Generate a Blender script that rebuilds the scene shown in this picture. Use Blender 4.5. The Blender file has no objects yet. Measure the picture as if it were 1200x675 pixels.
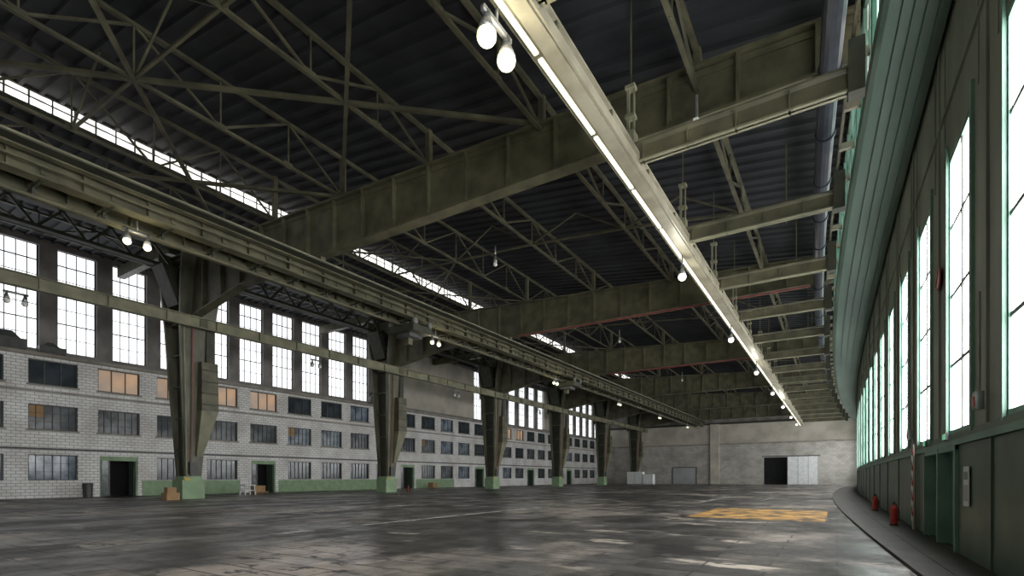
import bpy, bmesh, math, random
from mathutils import Vector
random.seed(7)
scn=bpy.context.scene
# ---------------------------------------------------------------- materials
def newmat(name):
    m=bpy.data.materials.new(name); m.use_nodes=True
    nt=m.node_tree; b=nt.nodes['Principled BSDF']; return m,nt,b
def mat(name,c1,c2=None,scale=1.0,rough=0.6,metal=0.0,bump=0.0,stretch=(1,1,1),lo=0.35,hi=0.65,rvar=0.0):
    m,nt,b=newmat(name)
    if c2 is None: c2=tuple(x*0.75 for x in c1)
    tc=nt.nodes.new('ShaderNodeTexCoord'); mp=nt.nodes.new('ShaderNodeMapping')
    mp.inputs['Scale'].default_value=stretch
    n=nt.nodes.new('ShaderNodeTexNoise'); n.inputs['Scale'].default_value=scale; n.inputs['Detail'].default_value=6
    r=nt.nodes.new('ShaderNodeValToRGB')
    r.color_ramp.elements[0].position=lo; r.color_ramp.elements[1].position=hi
    r.color_ramp.elements[0].color=(*c2,1); r.color_ramp.elements[1].color=(*c1,1)
    nt.links.new(tc.outputs['Object'],mp.inputs['Vector']); nt.links.new(mp.outputs[0],n.inputs['Vector'])
    nt.links.new(n.outputs['Fac'],r.inputs['Fac']); nt.links.new(r.outputs[0],b.inputs['Base Color'])
    b.inputs['Roughness'].default_value=rough; b.inputs['Metallic'].default_value=metal
    if bump>0:
        bp=nt.nodes.new('ShaderNodeBump'); bp.inputs['Strength'].default_value=bump
        nt.links.new(n.outputs['Fac'],bp.inputs['Height']); nt.links.new(bp.outputs[0],b.inputs['Normal'])
    return m
def emat(name,c1,c2,strength,scale=0.8,lo=0.3,hi=0.7,stretch=(1,1,1)):
    m,nt,b=newmat(name)
    tc=nt.nodes.new('ShaderNodeTexCoord'); mp=nt.nodes.new('ShaderNodeMapping'); mp.inputs['Scale'].default_value=stretch
    n=nt.nodes.new('ShaderNodeTexNoise'); n.inputs['Scale'].default_value=scale; n.inputs['Detail'].default_value=3
    r=nt.nodes.new('ShaderNodeValToRGB')
    r.color_ramp.elements[0].position=lo; r.color_ramp.elements[1].position=hi
    r.color_ramp.elements[0].color=(*c2,1); r.color_ramp.elements[1].color=(*c1,1)
    nt.links.new(tc.outputs['Object'],mp.inputs['Vector']); nt.links.new(mp.outputs[0],n.inputs['Vector'])
    nt.links.new(n.outputs['Fac'],r.inputs['Fac']); nt.links.new(r.outputs[0],b.inputs['Emission Color'])
    b.inputs['Base Color'].default_value=(.5,.5,.5,1)
    b.inputs['Emission Strength'].default_value=strength; b.inputs['Roughness'].default_value=0.3
    return m
def brickmat(name,c1,c2,mortar,bw,bh,axis,dirt,msize=0.012):
    m,nt,b=newmat(name)
    tc=nt.nodes.new('ShaderNodeTexCoord'); sp=nt.nodes.new('ShaderNodeSeparateXYZ'); cb=nt.nodes.new('ShaderNodeCombineXYZ')
    nt.links.new(tc.outputs['Object'],sp.inputs[0])
    nt.links.new(sp.outputs[axis],cb.inputs[0]); nt.links.new(sp.outputs['Z'],cb.inputs[1])
    br=nt.nodes.new('ShaderNodeTexBrick'); br.inputs['Scale'].default_value=1
    br.inputs['Brick Width'].default_value=bw; br.inputs['Row Height'].default_value=bh
    br.inputs['Mortar Size'].default_value=msize; br.inputs['Color1'].default_value=(*c1,1); br.inputs['Color2'].default_value=(*c2,1)
    br.inputs['Mortar'].default_value=(*mortar,1)
    nt.links.new(cb.outputs[0],br.inputs['Vector'])
    n=nt.nodes.new('ShaderNodeTexNoise'); n.inputs['Scale'].default_value=0.45; n.inputs['Detail'].default_value=8
    nt.links.new(tc.outputs['Object'],n.inputs['Vector'])
    r=nt.nodes.new('ShaderNodeValToRGB'); r.color_ramp.elements[0].position=.35; r.color_ramp.elements[1].position=.6
    r.color_ramp.elements[0].color=(*dirt,1); r.color_ramp.elements[1].color=(1,1,1,1)
    nt.links.new(n.outputs['Fac'],r.inputs['Fac'])
    mx=nt.nodes.new('ShaderNodeMixRGB'); mx.blend_type='MULTIPLY'; mx.inputs[0].default_value=1
    nt.links.new(br.outputs['Color'],mx.inputs[1]); nt.links.new(r.outputs[0],mx.inputs[2])
    nt.links.new(mx.outputs[0],b.inputs['Base Color']); b.inputs['Roughness'].default_value=0.55
    return m

M={}
M['olive']=mat('olive_steel_paint',(.130,.120,.070),(.065,.062,.038),1.2,.5)
M['olive_lt']=mat('light_olive_paint',(.25,.24,.155),(.15,.145,.095),1.0,.5)
M['olive_dk']=mat('dark_olive_paint',(.055,.056,.036),(.028,.030,.020),1.5,.6)
M['truss']=mat('truss_steel_paint',(.105,.098,.058),(.055,.052,.033),1.2,.55)
M['col']=mat('column_paint',(.17,.17,.118),(.055,.055,.038),.9,.5,stretch=(1,1,.4))
M['cream']=mat('cream_rail_paint',(.38,.35,.26),(.25,.23,.165),1.2,.4)
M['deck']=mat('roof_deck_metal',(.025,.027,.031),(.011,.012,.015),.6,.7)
M['teal']=mat('green_frame_paint',(.18,.32,.25),(.12,.23,.18),1.5,.45)
M['doorgreen']=mat('green_door_paint',(.10,.22,.15),(.07,.16,.11),1.5,.45)
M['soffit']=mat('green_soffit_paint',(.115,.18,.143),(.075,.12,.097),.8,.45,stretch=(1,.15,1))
M['wallgreen']=mat('green_grey_panel',(.27,.30,.25),(.15,.175,.14),.9,.5,bump=.15,stretch=(1,1,.3))
M['dado']=mat('dark_green_panel',(.10,.16,.11),(.06,.10,.07),1.0,.4)
M['greenbase']=mat('green_base_paint',(.29,.42,.24),(.22,.32,.19),2,.6)
M['pier']=mat('grey_pier_plaster',(.26,.245,.23),(.16,.15,.14),.8,.8)
M['beige']=mat('beige_plaster',(.56,.52,.44),(.40,.37,.31),.4,.85)
M['ledge']=mat('stone_ledge',(.36,.33,.28),(.24,.22,.19),1,.8)
M['dark']=mat('dark_void',(.012,.012,.012),(.008,.008,.008),1,.9)
M['frame']=mat('dark_window_frame',(.09,.095,.09),(.055,.058,.055),2,.5)
M['glass']=mat('dark_glass',(.055,.07,.085),(.015,.02,.022),.6,.12)
M['glass2']=mat('grey_glass',(.16,.18,.19),(.04,.045,.05),.9,.15)
M['glass3']=mat('blue_glass',(.30,.36,.42),(.06,.08,.11),.8,.12)
M['warm']=emat('lit_office_glass',(.75,.36,.09),(.10,.055,.02),.34,.6)
M['pane_r']=emat('daylight_glass_airside',(1,1,1),(.97,.99,1),12.0)
M['pane_l']=emat('daylight_glass_landside',(.97,.98,1),(.74,.77,.80),1.6,.35,.38,.62)
M['pane_top']=emat('clerestory_glass',(1,.99,.95),(.4,.38,.35),2.2,1.1,.42,.58)
M['pane_mint']=emat('mint_clerestory_glass',(.95,1,.97),(.42,.62,.54),2.0,.5,.42,.58)
M['duct']=mat('blue_grey_duct',(.06,.068,.09),(.035,.04,.055),1.5,.35,.4)
M['red']=mat('red_paint',(.45,.03,.02),(.3,.02,.015),2,.4)
M['redpipe']=mat('red_oxide_pipe',(.28,.07,.06),(.18,.04,.04),2,.5)
M['white']=mat('white_paint',(.78,.80,.79),(.66,.68,.67),2,.5)
M['greydoor']=mat('light_grey_door',(.45,.48,.47),(.36,.39,.38),.6,.5)
M['wood']=mat('pine_wood',(.5,.36,.2),(.38,.26,.13),3,.6,stretch=(1,1,6))
M['card']=mat('cardboard',(.40,.25,.12),(.33,.2,.1),2,.8)
M['black']=mat('black_rubber',(.03,.03,.03),(.02,.02,.02),3,.6)
M['steel']=mat('steel_grey',(.35,.35,.34),(.25,.25,.24),3,.35,.6)
M['yellow']=mat('yellow_paint',(.6,.42,.05),(.5,.33,.04),3,.5)
M['lamp']=emat('lamp_globe_glow',(1,.97,.70),(.62,.66,.36),1.4,9,.40,.56)
M['lampcool']=emat('lamp_globe_glow_cool',(1,.98,.92),(1,.96,.88),3,1)
M['lampoff']=mat('lamp_globe_opal',(.75,.75,.7),(.6,.6,.55),2,.2)
M['strip']=emat('rail_reflection_glow',(1,.95,.76),(.95,.88,.66),1.6,1)  # added glow standing in for the rail's bright reflection, not a lamp
M['exit']=emat('exit_sign_green',(.1,.6,.3),(.05,.45,.2),.5,3)
M['brickL']=brickmat('white_glazed_brick',(.90,.89,.87),(.80,.79,.77),(.36,.35,.34),.50,.22,'Y',(.76,.74,.72),.018)
M['brickE']=brickmat('end_wall_brick',(.55,.53,.48),(.45,.43,.39),(.28,.27,.25),.8,.4,'X',(.72,.70,.66),.018)

def floor_mat():
    m,nt,b=newmat('worn_asphalt_sun_streaks'); N=nt.nodes.new; L=nt.links.new
    tc=N('ShaderNodeTexCoord')
    def noise(s,det,st=(1,1,1),off=0):
        mp=N('ShaderNodeMapping'); mp.inputs['Scale'].default_value=st; mp.inputs['Location'].default_value=(off,off*.7,0); L(tc.outputs['Object'],mp.inputs[0])
        n=N('ShaderNodeTexNoise'); n.inputs['Scale'].default_value=s; n.inputs['Detail'].default_value=det; n.inputs['Roughness'].default_value=.65
        L(mp.outputs[0],n.inputs['Vector']); return n.outputs['Fac']
    def ramp(f,p0,c0,p1,c1):
        r=N('ShaderNodeValToRGB'); r.color_ramp.elements[0].position=p0; r.color_ramp.elements[1].position=p1
        r.color_ramp.elements[0].color=(*c0,1); r.color_ramp.elements[1].color=(*c1,1); L(f,r.inputs[0]); return r.outputs[0]
    def mix(f,a,bb,mode='MIX'):
        x=N('ShaderNodeMixRGB'); x.blend_type=mode
        if isinstance(f,float): x.inputs[0].default_value=f
        else: L(f,x.inputs[0])
        for i,v in ((1,a),(2,bb)):
            if isinstance(v,tuple): x.inputs[i].default_value=(*v,1)
            else: L(v,x.inputs[i])
        return x.outputs[0]
    br=N('ShaderNodeTexBrick'); br.inputs['Scale'].default_value=1; br.inputs['Brick Width'].default_value=2.0
    br.inputs['Row Height'].default_value=.62; br.inputs['Mortar Size'].default_value=.024; br.offset=.5
    br.inputs['Color1'].default_value=(.10,.092,.087,1); br.inputs['Color2'].default_value=(.055,.052,.050,1); br.inputs['Mortar'].default_value=(.010,.010,.010,1)
    L(tc.outputs['Object'],br.inputs['Vector'])
    c=br.outputs['Color']  # pale mixes below: slab wear, with sunlight streaks painted into the colour
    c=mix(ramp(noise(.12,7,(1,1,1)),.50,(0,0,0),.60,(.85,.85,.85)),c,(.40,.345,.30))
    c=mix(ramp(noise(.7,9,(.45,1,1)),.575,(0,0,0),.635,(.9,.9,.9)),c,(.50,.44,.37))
    c=mix(ramp(noise(.30,8,(1,.6,1),4),.50,(0,0,0),.57,(.9,.9,.9)),c,(.033,.032,.033))
    c=mix(ramp(noise(2.4,8,(.5,1.1,1),9),.57,(0,0,0),.61,(.9,.9,.9)),c,(.02,.02,.02))
    c=mix(ramp(noise(6,4,(.6,1.1,1),2),.66,(0,0,0),.68,(.8,.8,.8)),c,(.02,.02,.02))
    c=mix(ramp(br.outputs['Fac'],0.3,(0,0,0),.8,(.85,.85,.85)),c,(.010,.010,.010))
    L(c,b.inputs['Base Color'])
    rr=ramp(noise(.5,8,(1,.7,1),6),.42,(.28,.28,.28),.60,(.62,.62,.62)); L(rr,b.inputs['Roughness'])
    b.inputs['Specular IOR Level'].default_value=.42
    bp=N('ShaderNodeBump'); bp.inputs['Strength'].default_value=.4; bp.inputs['Distance'].default_value=.02
    L(noise(2.6,8),bp.inputs['Height']); L(bp.outputs[0],b.inputs['Normal'])
    return m
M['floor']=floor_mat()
M['orange']=mat('faded_orange_floor_paint',(.52,.29,.08),(.075,.055,.035),1.6,.6,lo=.40,hi=.56)
M['whiteline']=mat('worn_white_line_paint',(.50,.48,.45),(.10,.10,.10),1.5,.6,lo=.42,hi=.56)
M['track']=mat('dark_track_concrete',(.055,.048,.042),(.026,.024,.022),.9,.65)

# ---------------------------------------------------------------- mesh builder
class MB:
    def __init__(s): s.v=[]; s.f=[]; s.mi=[]; s.mats=[]
    def m(s,key):
        if key not in s.mats: s.mats.append(key)
        return s.mats.index(key)
    def hexa(s,p,key):
        i=len(s.v); s.v+= [tuple(q) for q in p]; k=s.m(key)
        for f in ((0,3,2,1),(4,5,6,7),(0,1,5,4),(1,2,6,5),(2,3,7,6),(3,0,4,7)):
            s.f.append(tuple(i+a for a in f)); s.mi.append(k)
    def box(s,x0,x1,y0,y1,z0,z1,key):
        s.hexa([(x0,y0,z0),(x1,y0,z0),(x1,y1,z0),(x0,y1,z0),(x0,y0,z1),(x1,y0,z1),(x1,y1,z1),(x0,y1,z1)],key)
    def beam(s,a,b,w,h,key):
        a=Vector(a); b=Vector(b); d=(b-a).normalized()
        up=Vector((0,0,1)) if abs(d.z)<.95 else Vector((0,1,0))
        r=d.cross(up).normalized(); u=r.cross(d).normalized(); r*=w/2; u*=h/2
        s.hexa([a-r-u,a+r-u,b+r-u,b-r-u,a-r+u,a+r+u,b+r+u,b-r+u],key)
    def tube(s,a,b,r0,key,r1=None,n=12):
        if r1 is None: r1=r0
        a=Vector(a); b=Vector(b); d=(b-a).normalized()
        up=Vector((0,0,1)) if abs(d.z)<.95 else Vector((0,1,0))
        x=d.cross(up).normalized(); y=x.cross(d).normalized(); i=len(s.v); k=s.m(key)
        for c,rr in ((a,r0),(b,r1)):
            for j in range(n):
                t=2*math.pi*j/n; s.v.append(tuple(c+x*rr*math.cos(t)+y*rr*math.sin(t)))
        for j in range(n):
            s.f.append((i+j,i+(j+1)%n,i+n+(j+1)%n,i+n+j)); s.mi.append(k)
        s.f.append(tuple(i+j for j in range(n))[::-1]); s.mi.append(k)
        s.f.append(tuple(i+n+j for j in range(n))); s.mi.append(k)
    def globe(s,c,r,key,sz=1.0,n=14):
        i=len(s.v); k=s.m(key); h=8
        for a in range(h+1):
            ph=math.pi*a/h
            for j in range(n):
                t=2*math.pi*j/n; s.v.append((c[0]+r*math.sin(ph)*math.cos(t),c[1]+r*math.sin(ph)*math.sin(t),c[2]+r*sz*math.cos(ph)))
        for a in range(h):
            for j in range(n):
                s.f.append((i+a*n+j,i+(a+1)*n+j,i+(a+1)*n+(j+1)%n,i+a*n+(j+1)%n)); s.mi.append(k)
    def sweep(s,rows,key,closed=False):
        i=len(s.v); k=s.m(key); n=len(rows[0])
        for r in rows: s.v+=[tuple(p) for p in r]
        for a in range(len(rows)-1):
            for j in range(n if closed else n-1):
                jj=(j+1)%n
                s.f.append((i+a*n+j,i+a*n+jj,i+(a+1)*n+jj,i+(a+1)*n+j)); s.mi.append(k)
    def obj(s,name,loc=(0,0,0),smooth=False,parent=None):
        me=bpy.data.meshes.new(name); me.from_pydata(s.v,[],s.f)
        for k in s.mats: me.materials.append(M[k])
        me.polygons.foreach_set('material_index',s.mi)
        if smooth: me.polygons.foreach_set('use_smooth',[True]*len(s.f))
        me.update()
        o=bpy.data.objects.new(name,me); o.location=loc; scn.collection.objects.link(o)
        if parent: o.parent=parent
        return o
def inst(o,name,loc,rotz=0):
    c=bpy.data.objects.new(name,o.data); c.location=loc; c.rotation_euler[2]=rotz; scn.collection.objects.link(c); return c

# ---------------------------------------------------------------- layout
XL=-49.0; YB=-22.0; YE=118.0
GY=[-1+19*k for k in range(-1,7)]          # girders / columns
def Xc(y): y=max(y,8); return -0.3+0.0008*(y-52)**2
def Xw(y):
    y=max(y,8); return 1.75+(.00022 if y<52 else .0006)*(y-52)**2
WO=1.3
def XO(y,o):
    if o<=0: return Xc(y)+o
    if o>1.1: return Xw(y)+o-WO
    t=o/1.1; return Xc(y)*(1-t)+(Xw(y)-.2)*t
def Zd(x): return 15.6-x*0.133             # sloping deck
def Zg(x): return 15.1-x*0.05              # girder top
XS=-32.0

# floor
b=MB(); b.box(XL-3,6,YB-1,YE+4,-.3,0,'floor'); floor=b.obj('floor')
b=MB(); b.box(-5.0,-.35,20.6,27.2,.0,.006,'orange'); b.obj('floor_marking_orange')
b=MB()
for (x,y0,y1) in ((-7.2,33,45),(-4.2,36,46),(-13,8,27),(-20,14,60),(-30,10,80)): b.box(x,x+.13,y0,y1,0,.006,'whiteline')
for (y,x0,x1) in ((13.5,-22,-12),(22,-30,-9),(30,-36,-12),(48,-30,-4)): b.box(x0,x1,y,y+.13,0,.006,'whiteline')
b.obj('floor_marking_lines')
def curve_sweep(b,prof,key,y0,y1,step=2.0,closed=False):
    n=max(2,int((y1-y0)/step)+1); rows=[]
    for i in range(n):
        y=y0+(y1-y0)*i/(n-1); rows.append([(XO(y,o),y,z) for o,z in prof])
    b.sweep(rows,key,closed)
def cbox(b,y0,y1,o0,o1,z0,z1,key):
    n=max(1,int((y1-y0)/4)); 
    for i in range(n):
        a=y0+(y1-y0)*i/n; c=y0+(y1-y0)*(i+1)/n
        b.hexa([(XO(a,o0),a,z0),(XO(a,o1),a,z0),(XO(c,o1),c,z0),(XO(c,o0),c,z0),
                (XO(a,o0),a,z1),(XO(a,o1),a,z1),(XO(c,o1),c,z1),(XO(c,o0),c,z1)],key)
b=MB()
curve_sweep(b,[(-.02,0),(-.02,.06),(.12,.06),(.12,.012),(.62,.012),(.62,.02),(.66,.02),(.66,.012),(1.299,.012)],'track',YB,YE-1)
b.obj('door_track')

# ---------------------------------------------------------------- right wall (curved, airside)
P=4.15; W=2.2; y0w=12.35
ks=range(-8,25)
b=MB()
WZ0,WZ1,WT=2.45,8.45,11.75
ydoors=(13.6,17.5)
cbox(b,YB,ydoors[0],WO,WO+.3,0,2.2,'dado'); cbox(b,ydoors[1],YE,WO,WO+.3,0,2.2,'dado')
cbox(b,YB,YE,WO-.04,WO+.3,2.2,WZ0,'dado')
cbox(b,YB,YE,WO,WO+.3,WZ1,WT,'wallgreen')
edges=[YB]
for k in ks:
    a=y0w+P*k
    if a<YB+.5 or a+W>YE-1: continue
    edges+=[a,a+W]
edges.append(YE)
for i in range(0,len(edges),2): cbox(b,edges[i],edges[i+1],WO,WO+.3,WZ0,WZ1,'wallgreen')
b.obj('wall_right')
b=MB()
for i in range(0,len(edges)-1,2):
    a,c=edges[i],edges[i+1]
    if i>0: cbox(b,a-.02,a+.06,WO-.05,WO,2.4,WZ1+.3,'teal')
    if i<len(edges)-2: cbox(b,c-.06,c+.10,WO-.05,WO,2.4,WZ1+.3,'teal')
    mid=(a+c)/2
    cbox(b,mid-.05,mid+.05,WO-.04,WO,WZ0,WT,'wallgreen')
    if not (ydoors[0]<mid-.3<ydoors[1]): cbox(b,mid-.28,mid-.22,WO-.03,WO,0.013,2.2,'dado')
    cbox(b,a+.35,a+.39,WO-.02,WO,WZ1,WT,'wallgreen'); cbox(b,c-.39,c-.35,WO-.02,WO,WZ1,WT,'wallgreen')
cbox(b,YB,YE,WO-.06,WO-.0,2.2,2.32,'teal')
cbox(b,YB,YE,WO-.05,WO,9.6,9.66,'wallgreen')
b.obj('trim_1')
wn=1
for i in range(1,len(edges)-1,2):
    a,c=edges[i],edges[i+1]; b=MB()
    cbox(b,a,c,WO+.05,WO+.09,WZ0,WZ1,'pane_r')
    cbox(b,a,a+.07,WO+.01,WO+.2,WZ0,WZ1,'teal'); cbox(b,c-.07,c,WO+.01,WO+.2,WZ0,WZ1,'teal')
    cbox(b,a,c,WO+.01,WO+.2,WZ0,WZ0+.1,'teal'); cbox(b,a,c,WO+.01,WO+.2,WZ1-.1,WZ1,'teal')
    m=(a+c)/2; cbox(b,m-.05,m+.05,WO+.02,WO+.05,WZ0,WZ1,'frame')
    for z in (3.95,5.45,6.95): cbox(b,a,c,WO+.03,WO+.05,z-.035,z+.035,'frame')
    b.obj('window_%d'%wn); wn+=1
# door pair in the right wall
b=MB()
y0,y1=ydoors
cbox(b,y0,y1,WO+.18,WO+.24,0,2.2,'doorgreen')
for y in (y0,(y0+y1)/2-.06,y1-.12): cbox(b,y,y+.12,WO-.06,WO+.2,0.013,2.2,'teal')
for yy in (y0+.9,y1-.95): cbox(b,yy-.03,yy+.03,WO+.13,WO+.18,0,2.2,'wallgreen')
cbox(b,y0,y1,WO-.05,WO+.18,2.1,2.2,'teal')
for yy in (y0+.8,y1-.85): cbox(b,yy-.1,yy-.07,WO+.08,WO+.18,1.0,1.15,'steel')
b.obj('door_1')
# green soffit box beam
b=MB()
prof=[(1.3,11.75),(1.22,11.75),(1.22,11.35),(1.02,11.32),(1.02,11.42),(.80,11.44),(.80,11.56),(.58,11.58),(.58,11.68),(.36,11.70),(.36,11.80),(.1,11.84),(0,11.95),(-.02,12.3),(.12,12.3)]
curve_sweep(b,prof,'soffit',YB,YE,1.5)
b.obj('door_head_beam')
# right clerestory
b=MB()
yy=YB
k=0
while yy<YE-2:
    cbox(b,yy,yy+.22,.02,.2,12.25,15.5,'teal')
    cbox(b,yy+.22,yy+2.11,.12,.16,12.5,15.2,'pane_mint' if k%3 else 'pane_top')
    cbox(b,yy+.22,yy+2.11,.05,.12,13.85,13.93,'teal'); cbox(b,yy+1.1,yy+1.18,.05,.12,12.5,15.2,'teal')
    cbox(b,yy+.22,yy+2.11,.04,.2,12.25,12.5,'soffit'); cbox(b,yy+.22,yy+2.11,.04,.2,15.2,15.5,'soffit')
    yy+=2.11; k+=1
b.obj('window_%d'%wn); wn+=1
b=MB(); curve_sweep(b,[(.35,12.2),(.35,15.9)],'dark',YB,YE); curve_sweep(b,[(1.6,11.7),(.1,12.2)],'dark',YB,YE); b.obj('trim_2')
# duct
b=MB(); rows=[]
for i in range(60):
    y=YB+(YE-2-YB)*i/59
    rows.append([(Xc(y)-.85+.27*math.cos(t),y,13.15+.27*math.sin(t)) for t in [2*math.pi*j/14 for j in range(14)]])
b.sweep(rows,'duct',True)
y=YB+1
while y<YE-3:
    b.tube((Xc(y)-.85,y,13.15),(Xc(y+.12)-.85,y+.12,13.15),.31,'duct',n=14)
    b.beam((Xc(y)-.85,y,13.4),(Xc(y)-.85,y,15.6),.03,.03,'olive_dk'); y+=3.17
b.obj('ventilation_duct',smooth=False)
b=MB(); y=5.3
while y<YE-3:
    b.box(Xc(y)-.45,Xc(y)-.03,y,y+.14,12.35,12.55,'cream'); y+=2.11
curve_sweep(b,[(-.48,12.4),(-.40,12.4),(-.40,12.6),(-.48,12.6)],'olive',YB+1,YE-2,2,True)
b.obj('cable_ladder')

# ---------------------------------------------------------------- left facade
b=MB()
rows=[(1.3,3.2),(5.0,6.85),(8.3,10.1)]
P2=4.12; W2=2.85; s0=12.4
kk=[k for k in range(-8,25) if YB+1<s0+P2*k and s0+P2*k+W2<YE-.5]
doors=[k for k in kk if k in (1,4,9,-3,13,17,21)]
def band(z0,z1,key='brickL',x0=XL-.5,x1=XL): b.box(x0,x1,YB,YE,z0,z1,key)
def row(z0,z1,spans,key='brickL'):
    e=YB
    for a,c in spans: b.box(XL-.5,XL,e,a,z0,z1,key); e=c
    b.box(XL-.5,XL,e,YE,z0,z1,key)
sp=[(s0+P2*k,s0+P2*k+W2) for k in kk]
spd=[(s0+P2*k+.1,s0+P2*k+2.7) for k in doors]
row(0,1.3,spd); 
sp1=[((s0+P2*k+.1,s0+P2*k+2.7) if k in doors else (s0+P2*k,s0+P2*k+W2)) for k in kk]
row(1.3,3.2,sp1); band(3.2,5.0); row(5.0,6.85,sp); band(6.85,8.3); row(8.3,10.1,sp); band(10.1,10.45)
b.obj('wall_left')
b=MB()
b.box(XL,XL+.25,YB,YE,10.35,10.6,'ledge'); b.box(XL,XL+.1,YB,YE,7.75,7.87,'ledge'); b.box(XL,XL+.12,YB,YE,3.55,3.68,'frame')
for a,c in sp:
    for z in (5.0,8.3): b.box(XL,XL+.12,a-.1,c+.1,z-.1,z,'ledge')
b.obj('trim_3')
b=MB()
for k in kk:
    if k in doors or k<1: continue
    a=s0+P2*k
    if k in (1,2,3,5,6,7,8,10,11): b.box(XL,XL+.03,a-1.1,a+W2+.2,0.0,1.25,'greenbase')
b.obj('baseboard_left')
def smallwin(kind,z0,z1,w,board=False):
    b=MB(); b.box(-.3,-.26,0,w,0,z1-z0,kind)
    f='frame'
    for y in (0,w-.07): b.box(-.26,-.12,y,y+.07,0,z1-z0,f)
    b.box(-.26,-.12,0,w,0,.07,f); b.box(-.26,-.12,0,w,z1-z0-.07,z1-z0,f)
    if board: b.box(-.255,-.245,.1,w*.33,(z1-z0)*.5,z1-z0-.08,'card')
    if z0<8:
        nc=6; nr=3
        for i in range(1,nc): 
            t=.05 if i==3 else .03
            b.box(-.26,-.2,w*i/nc-t/2,w*i/nc+t/2,0,z1-z0,f)
        for i in range(1,nr): b.box(-.26,-.2,0,w,(z1-z0)*i/nr-.015,(z1-z0)*i/nr+.015,f)
    else:
        for i in (1,2): b.box(-.26,-.18,w*i/3-.03,w*i/3+.03,0,z1-z0,f)
    return b
cache={}
for ri,(z0,z1) in enumerate(rows):
    for k in kk:
        if ri==0 and k in doors: continue
        if ri==2: kind='warm' if k in (1,2,3,4,-2,16,15) else ('glass3' if k in (7,11) else 'glass')
        else:
            q=random.random(); kind='glass2' if q<.45 else ('glass3' if q<.65 else 'glass')
        board=(ri==1 and k in (0,5,10))
        key=(ri,kind,board)
        if key in cache: inst(cache[key],'window_%d'%wn,(XL,s0+P2*k,z0))
        else: cache[key]=smallwin(kind,z0,z1,W2,board).obj('window_%d'%wn,(XL,s0+P2*k,z0))
        wn+=1
dm=None; dn=2
for k in doors:
    if dm is None:
        b=MB(); b.box(-2.2,-2.1,-.3,2.9,0,3.3,'dark'); b.box(-2.2,-.5,-.35,-.3,0,3.3,'pier'); b.box(-2.2,-.5,2.9,2.95,0,3.3,'pier'); b.box(-2.2,-.5,-.3,2.9,3.25,3.3,'pier')
        b.box(-.3,-.1,0,.1,0,3.2,'greenbase'); b.box(-.3,-.1,2.5,2.6,0,3.2,'greenbase'); b.box(-.3,-.1,0,2.6,2.85,3.2,'greenbase')
        b.box(-.28,-.2,.1,.75,0.02,2.85,'glass2'); b.box(-.2,-.16,.1,.2,0.02,2.85,'frame'); b.box(-.2,-.16,.65,.75,0.02,2.85,'frame'); b.box(-.2,-.16,.1,.75,.9,1.1,'frame')
        b.box(-1.2,-.3,2.42,2.48,0.02,2.85,'dado')
        dm=b.obj('door_%d'%dn,(XL,s0+P2*k+.1,0))
    else: inst(dm,'door_%d'%dn,(XL,s0+P2*k+.1,0))
    dn+=1
PU=3.45; WU=2.42; u0=10.6; UZ0,UZ1=10.9,18.5
ku=[k for k in range(-9,32) if YB+.5<u0+PU*k and u0+PU*k+WU<YE-.5]
solid=[k for k in ku if 48.5<u0+PU*k<64.5 or 88<u0+PU*k<97]
kw=[k for k in ku if k not in solid]
b=MB()
b.box(XL-.5,XL-.05,YB,YE,10.45,UZ0,'pier'); b.box(XL-.5,XL-.05,YB,YE,UZ1,19.6,'pier')
e=YB
for k in kw:
    a=u0+PU*k
    key='pier' if a-e<2 else 'beige'
    b.box(XL-.5,XL-(.05 if key=='pier' else -.02),e,a,UZ0,UZ1,key); e=a+WU
b.box(XL-.5,XL-.05,e,YE,UZ0,UZ1,'beige')
b.obj('wall_left_upper')
b=MB(); H=UZ1-UZ0
b.box(-.4,-.36,0,WU,0,H,'pane_l')
for i in range(5):
    y=WU*i/4; t=.09 if i in (0,4) else .045; y=min(max(y,t/2),WU-t/2); b.box(-.36,-.28,y-t/2,y+t/2,0,H,'frame')
for i in range(8):
    z=H*i/7; t=.04 if i%2 else .08; b.box(-.36,-.3,0,WU,z-t/2,z+t/2,'frame')
base=None
for k in kw:
    if base is None: base=b.obj('window_%d'%wn,(XL,u0+PU*k,UZ0))
    else: inst(base,'window_%d'%wn,(XL,u0+PU*k,UZ0))
    wn+=1

# ---------------------------------------------------------------- end walls
b=MB()
D0,D1,DH=-12.9,-8.5,5.6
b.box(XL-.5,D0,YE,YE+.5,0,8.6,'brickE'); b.box(D1,6,YE,YE+.5,0,8.6,'brickE'); b.box(D0,D1,YE,YE+.5,DH,8.6,'brickE')
b.box(XL-.5,6,YE,YE+.5,8.6,13.2,'beige'); b.box(XL-.5,6,YE,YE+.5,13.2,21,'pier')
b.obj('wall_end')
b=MB(); b.box(XL,4,YE-.25,YE,8.5,8.8,'ledge')
for x in (-22.5,-40): b.box(x-.9,x+.9,YE-.5,YE,0,13,'beige')
b.box(XL,4,YE-.3,YE,12.9,13.3,'olive_dk'); b.obj('trim_4')
b=MB(); b.box(D1,-3.1,YE-.35,YE-.2,.05,DH+.1,'white')
for x in (D1,D1+1.8,D1+3.6,-3.2): b.box(x,x+.1,YE-.4,YE-.35,.05,DH+.1,'greydoor')
b.box(D0-.3,-2.8,YE-.4,YE-.1,DH+.1,DH+.3,'frame'); b.box(D0-.5,D1+.5,YE+2.5,YE+2.6,0,6,'dark')
b.obj('door_%d'%dn); dn+=1
b=MB(); b.box(-31.5,-26.5,YE-.1,YE-.01,0,3.6,'greydoor'); 
for i in range(12): b.box(-31.5,-26.5,YE-.14,YE-.1,.2+.29*i,.25+.29*i,'steel')
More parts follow.
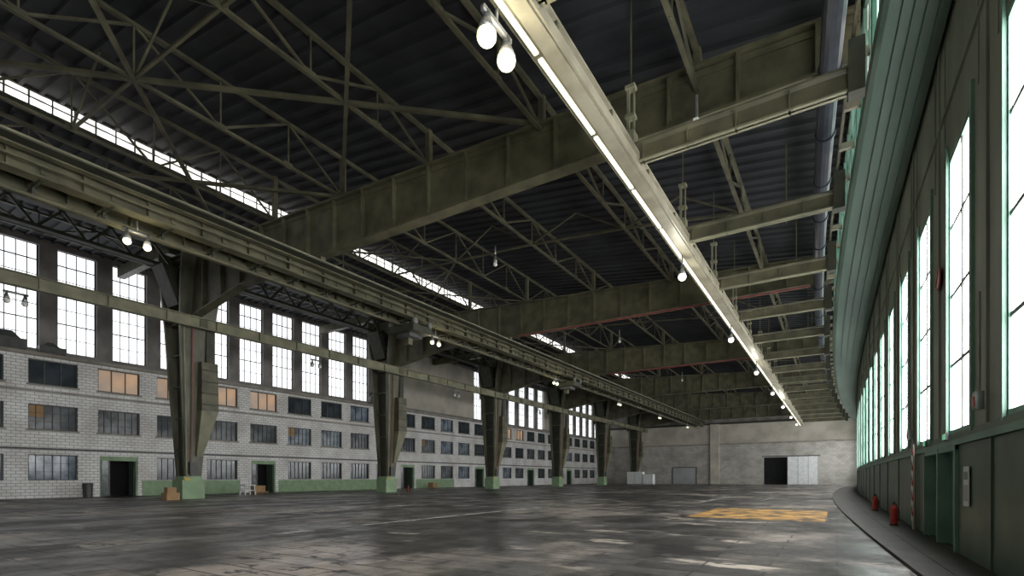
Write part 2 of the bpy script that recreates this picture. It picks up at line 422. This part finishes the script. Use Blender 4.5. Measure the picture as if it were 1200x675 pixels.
b.box(-31.7,-31.5,YE-.2,YE,0,3.8,'frame'); b.box(-26.5,-26.3,YE-.2,YE,0,3.8,'frame'); b.box(-31.7,-26.3,YE-.2,YE,3.6,3.8,'frame')
b.obj('door_%d'%dn); dn+=1
b=MB(); b.box(XL-.5,6,YB-.5,YB,0,21,'brickE'); b.obj('wall_back')

# ---------------------------------------------------------------- roof
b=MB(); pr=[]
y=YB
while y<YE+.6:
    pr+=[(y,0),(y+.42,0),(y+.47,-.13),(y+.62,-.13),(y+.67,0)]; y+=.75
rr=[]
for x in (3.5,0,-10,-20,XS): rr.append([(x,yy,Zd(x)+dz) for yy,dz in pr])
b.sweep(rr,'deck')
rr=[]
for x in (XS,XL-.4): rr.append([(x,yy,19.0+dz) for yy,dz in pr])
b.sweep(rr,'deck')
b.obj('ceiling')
b=MB(); b.box(XL-.6,8,YB-.6,YE+.6,20.6,20.9,'dark'); b.obj('roof_slab')
b=MB(); zt=Zd(XS)
b.box(XS-.1,XS-.06,YB,YE,19.0,zt,'pane_top')
y=YB
while y<YE:
    b.box(XS-.06,XS+.0,y,y+.06,18.95,zt,'frame'); y+=.86
b.box(XS-.08,XS+.05,YB,YE,18.85,19.05,'olive_dk'); b.box(XS-.08,XS+.05,YB,YE,zt-.12,zt,'olive_dk')
b.box(XS-.06,XS,YB,YE,19.42,19.47,'frame')
b.obj('window_%d'%wn); wn+=1

def girder(gy):
    b=MB(); k='olive'
    xr=min(Xc(gy)-.0,1.2); xs=[xr-.05]+[-2.2*i-.5 for i in range(0,18)]+[-40.5]
    def zb(x): return 13.55 if x>-31 else 13.55-(-31-x)*.16
    for i in range(len(xs)-1):
        x0,x1=xs[i],xs[i+1]; w=.04
        za0,zb0,za1,zb1=zb(x0),Zg(x0),zb(x1),Zg(x1)
        b.hexa([(x1,gy-w,za1),(x0,gy-w,za0),(x0,gy+w,za0),(x1,gy+w,za1),(x1,gy-w,zb1),(x0,gy-w,zb0),(x0,gy+w,zb0),(x1,gy+w,zb1)],k)
        for z0,z1 in ((zb(x0),zb(x1)),(Zg(x0),Zg(x1))):
            b.beam((x0,gy,z0),(x1,gy,z1),.62,.09,k)
        b.box(x1-.05,x1+.05,gy-.28,gy+.28,zb(x1),Zg(x1),k)
        b.beam((x0,gy-.07,zb(x0)+.18),(x1,gy-.07,zb(x1)+.18),.05,.22,k)
        b.beam((x0,gy-.07,Zg(x0)-.18),(x1,gy-.07,Zg(x1)-.18),.05,.22,k)
    for x in (-4,-10,-16,-22,-28): b.box(x-.12,x+.12,gy-.12,gy+.12,Zg(x),Zd(x)-.1,k)
    b.box(-48.9,-40.4,gy-.25,gy+.25,17.6,18.4,k)
    b.obj('roof_girder')
for gy in GY: girder(gy)

def truss_line(x,zt,zb_):
    b=MB(); k='truss'; ht=.14
    for i in range(len(GY)):
        a=GY[i]; c=GY[i+1] if i+1<len(GY) else YE-.1
        n=6; L=(c-a)
        b.beam((x,a,zt),(x,c,zt),.18,ht,k); b.beam((x,a,zb_),(x,c,zb_),.15,.11,k)
        for j in range(n):
            q0=a+L*j/n; q1=a+L*(j+1)/n
            if j%2==0: b.beam((x,q0,zb_),(x,q1,zt),.085,.085,k)
            else: b.beam((x,q0,zt),(x,q1,zb_),.085,.085,k)
            b.beam((x,q1,zb_),(x,q1,zt),.06,.06,k)
            b.box(x-.02,x+.02,q1-.22,q1+.22,zb_-.08,zb_+.2,k)
    b.obj('roof_truss')
for x in (-4,-10,-16,-22,-28): truss_line(x,Zd(x)-.22,min(Zg(x)+.1,Zd(x)-1.5))
truss_line(-33.5,18.8,16.9); truss_line(-44,18.8,17.6)
b=MB()
for i in range(len(GY)):
    a=GY[i]; c=GY[i+1] if i+1<len(GY) else YE-.2
    mid=(a+c)/2; q=mid
    for x0,x1 in ((-4,-10),(-10,-16),(-16,-22),(-22,-28)):
        z0=min(Zg(x0)+.1,Zd(x0)-1.5); z1=min(Zg(x1)+.1,Zd(x1)-1.5)
        b.beam((x0,q,z0),(x1,q,z1),.1,.1,'truss'); xm=(x0+x1)/2
        b.beam((x0,q,z0),(xm,q,Zd(xm)-.2),.08,.08,'truss'); b.beam((x1,q,z1),(xm,q,Zd(xm)-.2),.08,.08,'truss')
    for x0,x1 in (((-10,-22),(-22,-33.5)) if a<10 else ((-22,-33.5),)):
        z0=Zg(x0)+.1; z1=Zg(x1)+.1; w=.15 if a<10 else .09
        b.beam((x0,a,z0),(x1,mid,z1),w,w,'truss'); b.beam((x1,a,z1),(x0,mid,z0),w,w,'truss')
        b.beam((x0,mid,z0),(x1,c,z1),w,w,'truss'); b.beam((x1,mid,z1),(x0,c,z0),w,w,'truss')
    for x in (-4,-10,-16,-22,-28):
        b.beam((x,a+.1,13.8),(x,a+2.6,min(Zg(x)+.1,Zd(x)-1.5)),.11,.11,'truss')
    for q in (a+6.3,a+12.6): b.beam((-1.8,q,15.7),(-1.8,q,12.2),.04,.04,'truss')
b.obj('wind_bracing')
b=MB()
b.box(-39.3,-38.7,YB+.1,YE-.1,17.35,17.5,'olive_dk'); b.box(-39.25,-38.75,YB+.1,YE-.1,15.9,16.1,'olive_dk')
y=YB+1
while y<YE-2.4: b.beam((-39,y,16),(-39,y+1.2,17.4),.14,.14,'olive_dk'); b.beam((-39,y+1.2,17.4),(-39,y+2.4,16),.14,.14,'olive_dk'); y+=2.4
b.obj('edge_truss')

# ---------------------------------------------------------------- columns
def column():
    b=MB(); k='col'
    def ring(z,dx0,dx1,dy): return [(-dx0,-dy,z),(dx1,-dy,z),(dx1,dy,z),(-dx0,dy,z)]
    b.hexa(ring(0,.7,.7,.75)+ring(1.35,.7,.7,.75),'greenbase')
    b.hexa(ring(1.35,.6,.6,.62)+ring(1.6,.6,.6,.62),'greenbase')
    zs=[(1.6,.50,.55,.55),(7,.75,.85,.88),(12,.95,1.15,1.15),(15.2,1.2,1.7,1.35),(17.3,1.3,2.1,1.4)]
    for i in range(len(zs)-1):
        z0,a0,c0,d0=zs[i]; z1,a1,c1,d1=zs[i+1]
        b.hexa(ring(z0,a0,c0,.06)+ring(z1,a1,c1,.06),k)
        for s0_,s1_ in ((c0,c1),(-a0,-a1)):
            t=.10
            b.hexa([(s0_-t,-d0,z0),(s0_+t,-d0,z0),(s0_+t,d0,z0),(s0_-t,d0,z0),(s1_-t,-d1,z1),(s1_+t,-d1,z1),(s1_+t,d1,z1),(s1_-t,d1,z1)],k)
        for yy in (-.38,.38):
            b.hexa([(-a0,yy-.03,z0),(c0,yy-.03,z0),(c0,yy+.03,z0),(-a0,yy+.03,z0),(-a1,yy-.03,z1),(c1,yy-.03,z1),(c1,yy+.03,z1),(-a1,yy+.03,z1)],'olive_dk')
    for z in (3.4,5.6,7.8,10,12.2,14.4):
        f=z/17; b.box(-.52-.4*f,.55+.6*f,-.5-.5*f,.5+.5*f,z,z+.08,k)
    b.hexa([(.6,.1,3.0),(.9,.1,3.0),(.9,.5,3.0),(.6,.5,3.0),(.9,.1,6.2),(1.6,.1,6.2),(1.6,1.25,6.2),(.9,1.25,6.2)],'olive_lt')
    b.hexa([(.9,.1,6.2),(1.6,.1,6.2),(1.6,1.25,6.2),(.9,1.25,6.2),(.95,.1,9.6),(1.6,.1,9.6),(1.6,1.2,9.6),(.95,1.2,9.6)],'olive')
    for z in (6.6,7.4,8.2,9.0): b.box(1.58,1.66,.1,1.2,z,z+.07,'olive_dk')
    b.box(.9,1.3,.55,1.1,9.6,13.6,'olive_dk')
    b.hexa([(-.6,-1.1,13.4),(.9,-1.1,13.4),(.9,1.1,13.4),(-.6,1.1,13.4),(-.6,-2.1,15.9),(.9,-2.1,15.9),(.9,2.1,15.9),(-.6,2.1,15.9)],'olive_dk')
    b.tube((.75,-.5,1.6),(1.3,-.95,12.2),.06,'olive_lt',n=8); b.tube((.75,-.2,1.6),(1.35,-.4,12.2),.04,'redpipe',n=8)
    b.box(.72,.95,-.35,.2,1.75,2.6,'frame'); b.box(.70,.73,-.6,-.25,1.3,1.5,'yellow')
    return b
c0=column().obj('steel_column',(-39,GY[0]+.45,0))
for gy in GY[1:]: inst(c0,'steel_column',(-39,gy+.45,0))

# ---------------------------------------------------------------- long runway beams
def ibeam_y(b,x,z0,z1,w,y0,y1,key,stiff=None,t=.06):
    b.box(x-w/2,x+w/2,y0,y1,z0,z0+t,key); b.box(x-w/2,x+w/2,y0,y1,z1-t,z1,key); b.box(x-.03,x+.03,y0,y1,z0+t,z1-t,key)
    if stiff:
        y=y0+stiff
        while y<y1: b.box(x-w/2+.02,x+w/2-.02,y-.02,y+.02,z0+t,z1-t,key); y+=stiff
b=MB(); ibeam_y(b,-37.0,11.75,12.5,.4,YB+.1,YE-1,'olive_lt',3.17)
for gy in GY: b.box(-38,-36.9,gy+.2,gy+.7,11.9,12.4,'olive')
b.obj('column_tie_beam')
b=MB()
ibeam_y(b,-23.7,12.0,12.85,.55,YB+.1,YE-6,'olive',2.1); ibeam_y(b,-25.3,12.0,12.85,.55,YB+.1,YE-6,'olive',2.1)
b.box(-23.35,-23.15,YB+.1,YE-6,12.95,13.12,'olive_lt'); b.box(-23.3,-23.0,YB+.1,YE-6,12.6,12.66,'olive')
b.box(-23.2,-23.1,YB+.1,YE-6,12.25,12.31,'olive'); b.box(-26.2,-22.9,YB+.1,YE-6,12.86,12.92,'olive_dk')
b.box(-24.6,-24.4,YB+.1,YE-6,11.6,11.72,'olive')
y=YB+1
while y<YE-7:
    b.box(-25.3,-23.6,y,y+.15,12.2,12.5,'olive')
    b.box(-24.55,-24.45,y,y+.08,11.7,12.1,'olive_dk'); b.box(-25.3,-23.6,y,y+.1,11.98,12.04,'olive_dk'); y+=2.1
for gy in GY:
    for x in (-23.7,-25.3): b.box(x-.12,x+.12,gy-.15,gy+.15,12.8,13.6,'olive')
    b.beam((-24.5,gy,12.9),(-24.5,gy+2.5,13.5) ,.1,.1,'olive')
b.obj('crane_runway_beam')
b=MB()
b.box(-25.6,-23.2,24.6,26.4,11.15,11.6,'olive_dk'); b.box(-25.0,-23.8,24.9,26.1,10.9,11.15,'frame'); 
for x in (-25.5,-23.3): 
    for y in (24.8,26.2): b.tube((x,y,11.75),(x+.15,y,11.75),.2,'steel')
b.box(-24.7,-24.3,25.3,25.7,10.5,10.9,'olive')
t=b.obj('crane_trolley'); inst(t,'crane_trolley',(0,24,0))

# monorail with added glow strip for its reflected light
b=MB(); X0=-5.35
ibeam_y(b,X0,10.95,11.65,.34,YB+.1,YE-9,'cream',None,.06)
b.box(X0-.50,X0-.24,YB+.1,YE-9,11.1,11.14,'olive_lt'); b.box(X0-.53,X0-.49,YB+.1,YE-9,11.1,11.34,'olive_lt')
b.box(X0+.20,X0+.25,YB+.1,YE-9,10.98,11.25,'cream')
y=YB+.5
while y<YE-11:
    b.box(X0-.42,X0-.31,y,y+3.0,11.05,11.10,'strip'); y+=3.17
y=YB+.2
while y<YE-9:
    b.box(X0-.5,X0+.25,y-.05,y+.05,11.3,11.42,'olive'); y+=3.17
b.obj('monorail_beam')
y=9.0-6.25*4
while y<YE-10:
    b=MB(); xr=Xc(y)-.5
    z=11.1
    b.box(X0+.28,xr,y-.03,y+.03,z,z+.5,'olive'); b.box(X0+.28,xr,y-.13,y+.13,z,z+.05,'olive_lt'); b.box(X0-.1,xr,y-.13,y+.13,z+.57,z+.62,'olive')
    x=X0+.4
    while x<xr: b.box(x-.02,x+.02,y-.11,y+.11,z,z+.5,'olive'); x+=1.3
    b.box(X0-.15,X0+.15,y-.2,y+.2,11.71,12.1,'olive_lt')
    b.box(xr-.05,xr+.3,y-.2,y+.2,z-.1,z+1.2,'olive_dk')
    zt=16.2
    b.beam((X0,y,13.5),(X0,y,zt),.04,.04,'olive')
    b.beam((X0-.08,y,12.1),(X0-.08,y,13.5),.08,.08,'olive_lt'); b.beam((X0+.1,y,12.1),(X0+.1,y,13.5),.05,.05,'olive_lt')
    b.beam((X0,y,12.55),(X0,y,12.65),.30,.26,'olive_lt'); b.beam((X0,y,13.45),(X0,y,13.55),.30,.26,'olive_lt')
    b.obj('monorail_bracket'); y+=6.25
b=MB()
for gy in (37,56): b.tube((-22.4,gy-.45,13.35),(Xc(gy)-1.3,gy-.45,13.35),.06,'redpipe',n=8)
b.obj('sprinkler_pipe')
# ---------------------------------------------------------------- lamps
def flood(x,y,z,n,name,glow,r=.2):
    b=MB()
    if n==2:
        b.beam((x-.0,y-.5,z+.48),(x,y+.5,z+.48),.1,.1,'steel'); offs=(-.36,.36)
    else: offs=(0,)
    b.tube((x,y,z+.45),(x,y,z+.95),.035,'steel',n=8)
    for o in offs:
        b.tube((x,y+o,z+.10),(x,y+o,z+.34),r*.97,'steel',r*.45,n=16); b.tube((x,y+o,z+.34),(x,y+o,z+.5),r*.4,'frame',n=10)
        b.globe((x,y+o,z),r,glow,.95)
    return b.obj(name,smooth=True)
def plight(x,y,z,p,c):
    l=bpy.data.lights.new('lamp_light','POINT'); l.energy=p; l.color=c; l.shadow_soft_size=.25
    o=bpy.data.objects.new('lamp_light',l); o.location=(x,y,z); scn.collection.objects.link(o)
flood(-5.86,8.65,10.28,2,'twin_floodlight','lamp',.20); plight(-5.86,8.65,9.8,120,(1,.9,.65))
for y in (22.5,34.5,46.5,59,71,84,96): flood(-5.62,y,10.15,1,'hanging_lamp','lampcool',.17); 
for y in (22.5,46.5,71): plight(-5.7,y,9.7,110,(1,.95,.8))
for y in (9.4,27.7,46,64,82,100): flood(-24.0,y,11.0,2,'twin_floodlight','lamp',.15)
for y in (9.4,27.7,46): plight(-24,y,10.5,90,(1,.9,.62))
for y in (8.8,27.3,46,65): flood(-36.7,y,10.8,2,'twin_floodlight','lampoff',.15)
for y in (22,40,60): flood(-15,y,12.6,1,'hanging_lamp','lampoff',.11)
b=MB(); b.box(-3.58,-3.52,15.9,15.96,12.2,13.0,'steel'); b.beam((-3.55,15.75,12.15),(-3.55,16.1,12.25),.13,.13,'white'); b.obj('security_camera')

# ---------------------------------------------------------------- small objects
def wp(y,off=0): return Xw(y)-off
def extinguisher(x,y):
    b=MB(); b.tube((0,0,.05),(0,0,.55),.1,'red',n=16); b.tube((0,0,.55),(0,0,.66),.1,'red',.03,n=16); b.tube((0,0,.66),(0,0,.72),.035,'black')
    b.beam((0,0,.72),(0,-.16,.75),.03,.02,'black'); b.beam((.04,0,.70),(.13,0,.45),.02,.02,'black'); b.beam((.13,0,.45),(.12,0,.15),.03,.03,'black'); b.tube((0,0,0),(0,0,.06),.11,'black')
    b.obj('fire_extinguisher',(x,y,.013 if x>0 else 0))
extinguisher(wp(20.2,.45),20.2); extinguisher(wp(28.6,.4),28.6); extinguisher(wp(29.1,.4),29.1)
extinguisher(-37.4,38.9)
b=MB(); y=15.35; x=wp(y,.05)
b.tube((x-.02,y,6.15),(x,y,6.15),.26,'red',n=24); b.tube((x-.03,y,6.15),(x-.02,y,6.15),.2,'white',n=24); b.beam((x-.04,y-.14,6.29),(x-.04,y+.14,6.01),.02,.05,'red'); b.obj('no_smoking_sign')
b=MB(); y=12.75; x=wp(y,.02); b.box(x-.02,x,y-.22,y+.22,1.0,1.75,'white'); b.box(x-.025,x-.02,y-.15,y+.15,1.5,1.65,'teal'); b.box(x-.025,x-.02,y-.15,y+.15,1.1,1.4,'greydoor'); b.obj('notice_board')
for y in (14.3,16.9): 
    b=MB(); x=wp(y,.07); b.box(x-.05,x,y-.18,y+.18,2.33,2.49,'frame'); b.box(x-.06,x-.05,y-.16,y+.16,2.35,2.47,'exit'); b.obj('exit_sign')
b=MB(); y=19.0; x=wp(y,.12)
for i in range(10): b.hexa([(x-.02,y-.14,.2+.22*i),(x,y-.14,.2+.22*i),(x,y+.14,.32+.22*i),(x-.02,y+.14,.32+.22*i),(x-.02,y-.14,.31+.22*i),(x,y-.14,.31+.22*i),(x,y+.14,.43+.22*i),(x-.02,y+.14,.43+.22*i)],'red' if i%2 else 'white')
b.box(x,x+.04,y-.16,y+.16,.013,2.5,'beige'); b.obj('hazard_stripe_board')
for y,z in ((19.9,2.7),(11.6,2.7)):
    b=MB(); x=wp(y,.02); b.box(x-.12,x,y-.1,y+.1,z,z+.3,'steel'); b.box(x-.14,x-.12,y-.07,y+.07,z+.05,z+.22,'red'); b.tube((x-.05,y,z+.3),(x-.05,y,z+2),.02,'steel',n=8); b.obj('alarm_box')
b=MB(); b.box(-.5,.3,-.4,.4,0,.5,'card'); b.box(-.35,.15,-.3,.25,.5,.85,'card'); b.box(-.5,.3,-.03,.03,.5,.505,'wood'); b.obj('cardboard_boxes',(-37.6,16.7,0))
b=MB()
for sx in (-.35,.35):
    for sy in (-.4,.4): b.beam((sx*1.15,sy*1.15,0),(sx,sy,.8),.07,.07,'white')
b.box(-.42,.42,-.48,.48,.8,.86,'white')
for sy in (-.4,.4): b.beam((-.36,sy,.8),(-.46,sy,1.5),.07,.07,'white')
for z in (1.1,1.4): b.beam((-.42,-.42,z),(-.42,.42,z),.04,.1,'white')
b.box(-.38,.38,-.4,.4,.35,.40,'white'); b.obj('wooden_chair',(-43.5,25.4,0))
b=MB(); b.box(0,3.2,0,1.5,0.1,2.6,'white'); b.box(3.3,5.3,0,1.5,0.1,2.1,'white')
for x in (0.05,1.6,3.1,3.35,5.2): b.box(x-.03,x+.03,-.03,0,.1,2.1,'steel')
b.box(0,5.3,.1,1.4,0,.1,'black'); b.obj('storage_cabinet',(-36.3,101,0))
b=MB()
for z in (0,.12): 
    for i in range(5): b.box(-.6+.26*i,-.45+.26*i,-.6,.6,z+.06,z+.085,'wood')
    for yy in (-.55,0,.5): b.box(-.6,.6,yy,yy+.09,z,z+.06,'wood')
b.box(-.45,.4,-.5,.45,.21,.75,'card'); pl=b.obj('pallet_with_crate',(-45.5,27.6,0)); inst(pl,'pallet_with_crate',(-46.8,53.5,0))
# litter bins by facade doors
b=MB(); b.tube((0,0,0),(0,0,1.0),.28,'frame',.33,n=16); b.tube((0,0,1.0),(0,0,1.08),.35,'black',.30,n=16)
bn=b.obj('waste_bin',(-48.2,15.6,0)); inst(bn,'waste_bin',(-48.2,46.8,0))
b=MB()
for y,w,h in ((9.6,2.6,1.2),(12.9,1.5,.8),(44,3.0,1.5),(47.2,1.6,1.0)):
    b.box(XL,XL+.5,y,y+w,10.6,10.6+h*.6,'frame'); b.hexa([(XL,y+.2,10.6+h*.6),(XL+.45,y+.2,10.6+h*.6),(XL+.45,y+w-.3,10.6+h*.6),(XL,y+w-.3,10.6+h*.6),(XL,y+.5,10.6+h),(XL+.3,y+.5,10.6+h),(XL+.3,y+w-.7,10.6+h),(XL,y+w-.7,10.6+h)],'frame')
b.obj('air_handling_boxes')

# ---------------------------------------------------------------- world + camera
w=bpy.data.worlds.new('World'); scn.world=w; w.use_nodes=True
w.node_tree.nodes['Background'].inputs[0].default_value=(.8,.9,1,1); w.node_tree.nodes['Background'].inputs[1].default_value=.6
cam=bpy.data.cameras.new('camera'); co=bpy.data.objects.new('camera',cam); scn.collection.objects.link(co)
cam.sensor_width=36; cam.lens=600/1200*36; cam.shift_y=(559-337.5)/1200
co.location=(0,0,1.55); co.rotation_euler=(math.radians(90),0,math.atan(381/600)); cam.clip_end=400
scn.camera=co
scn.view_settings.view_transform='Standard'
scn.view_settings.look='None'
scn.view_settings.exposure=0.25
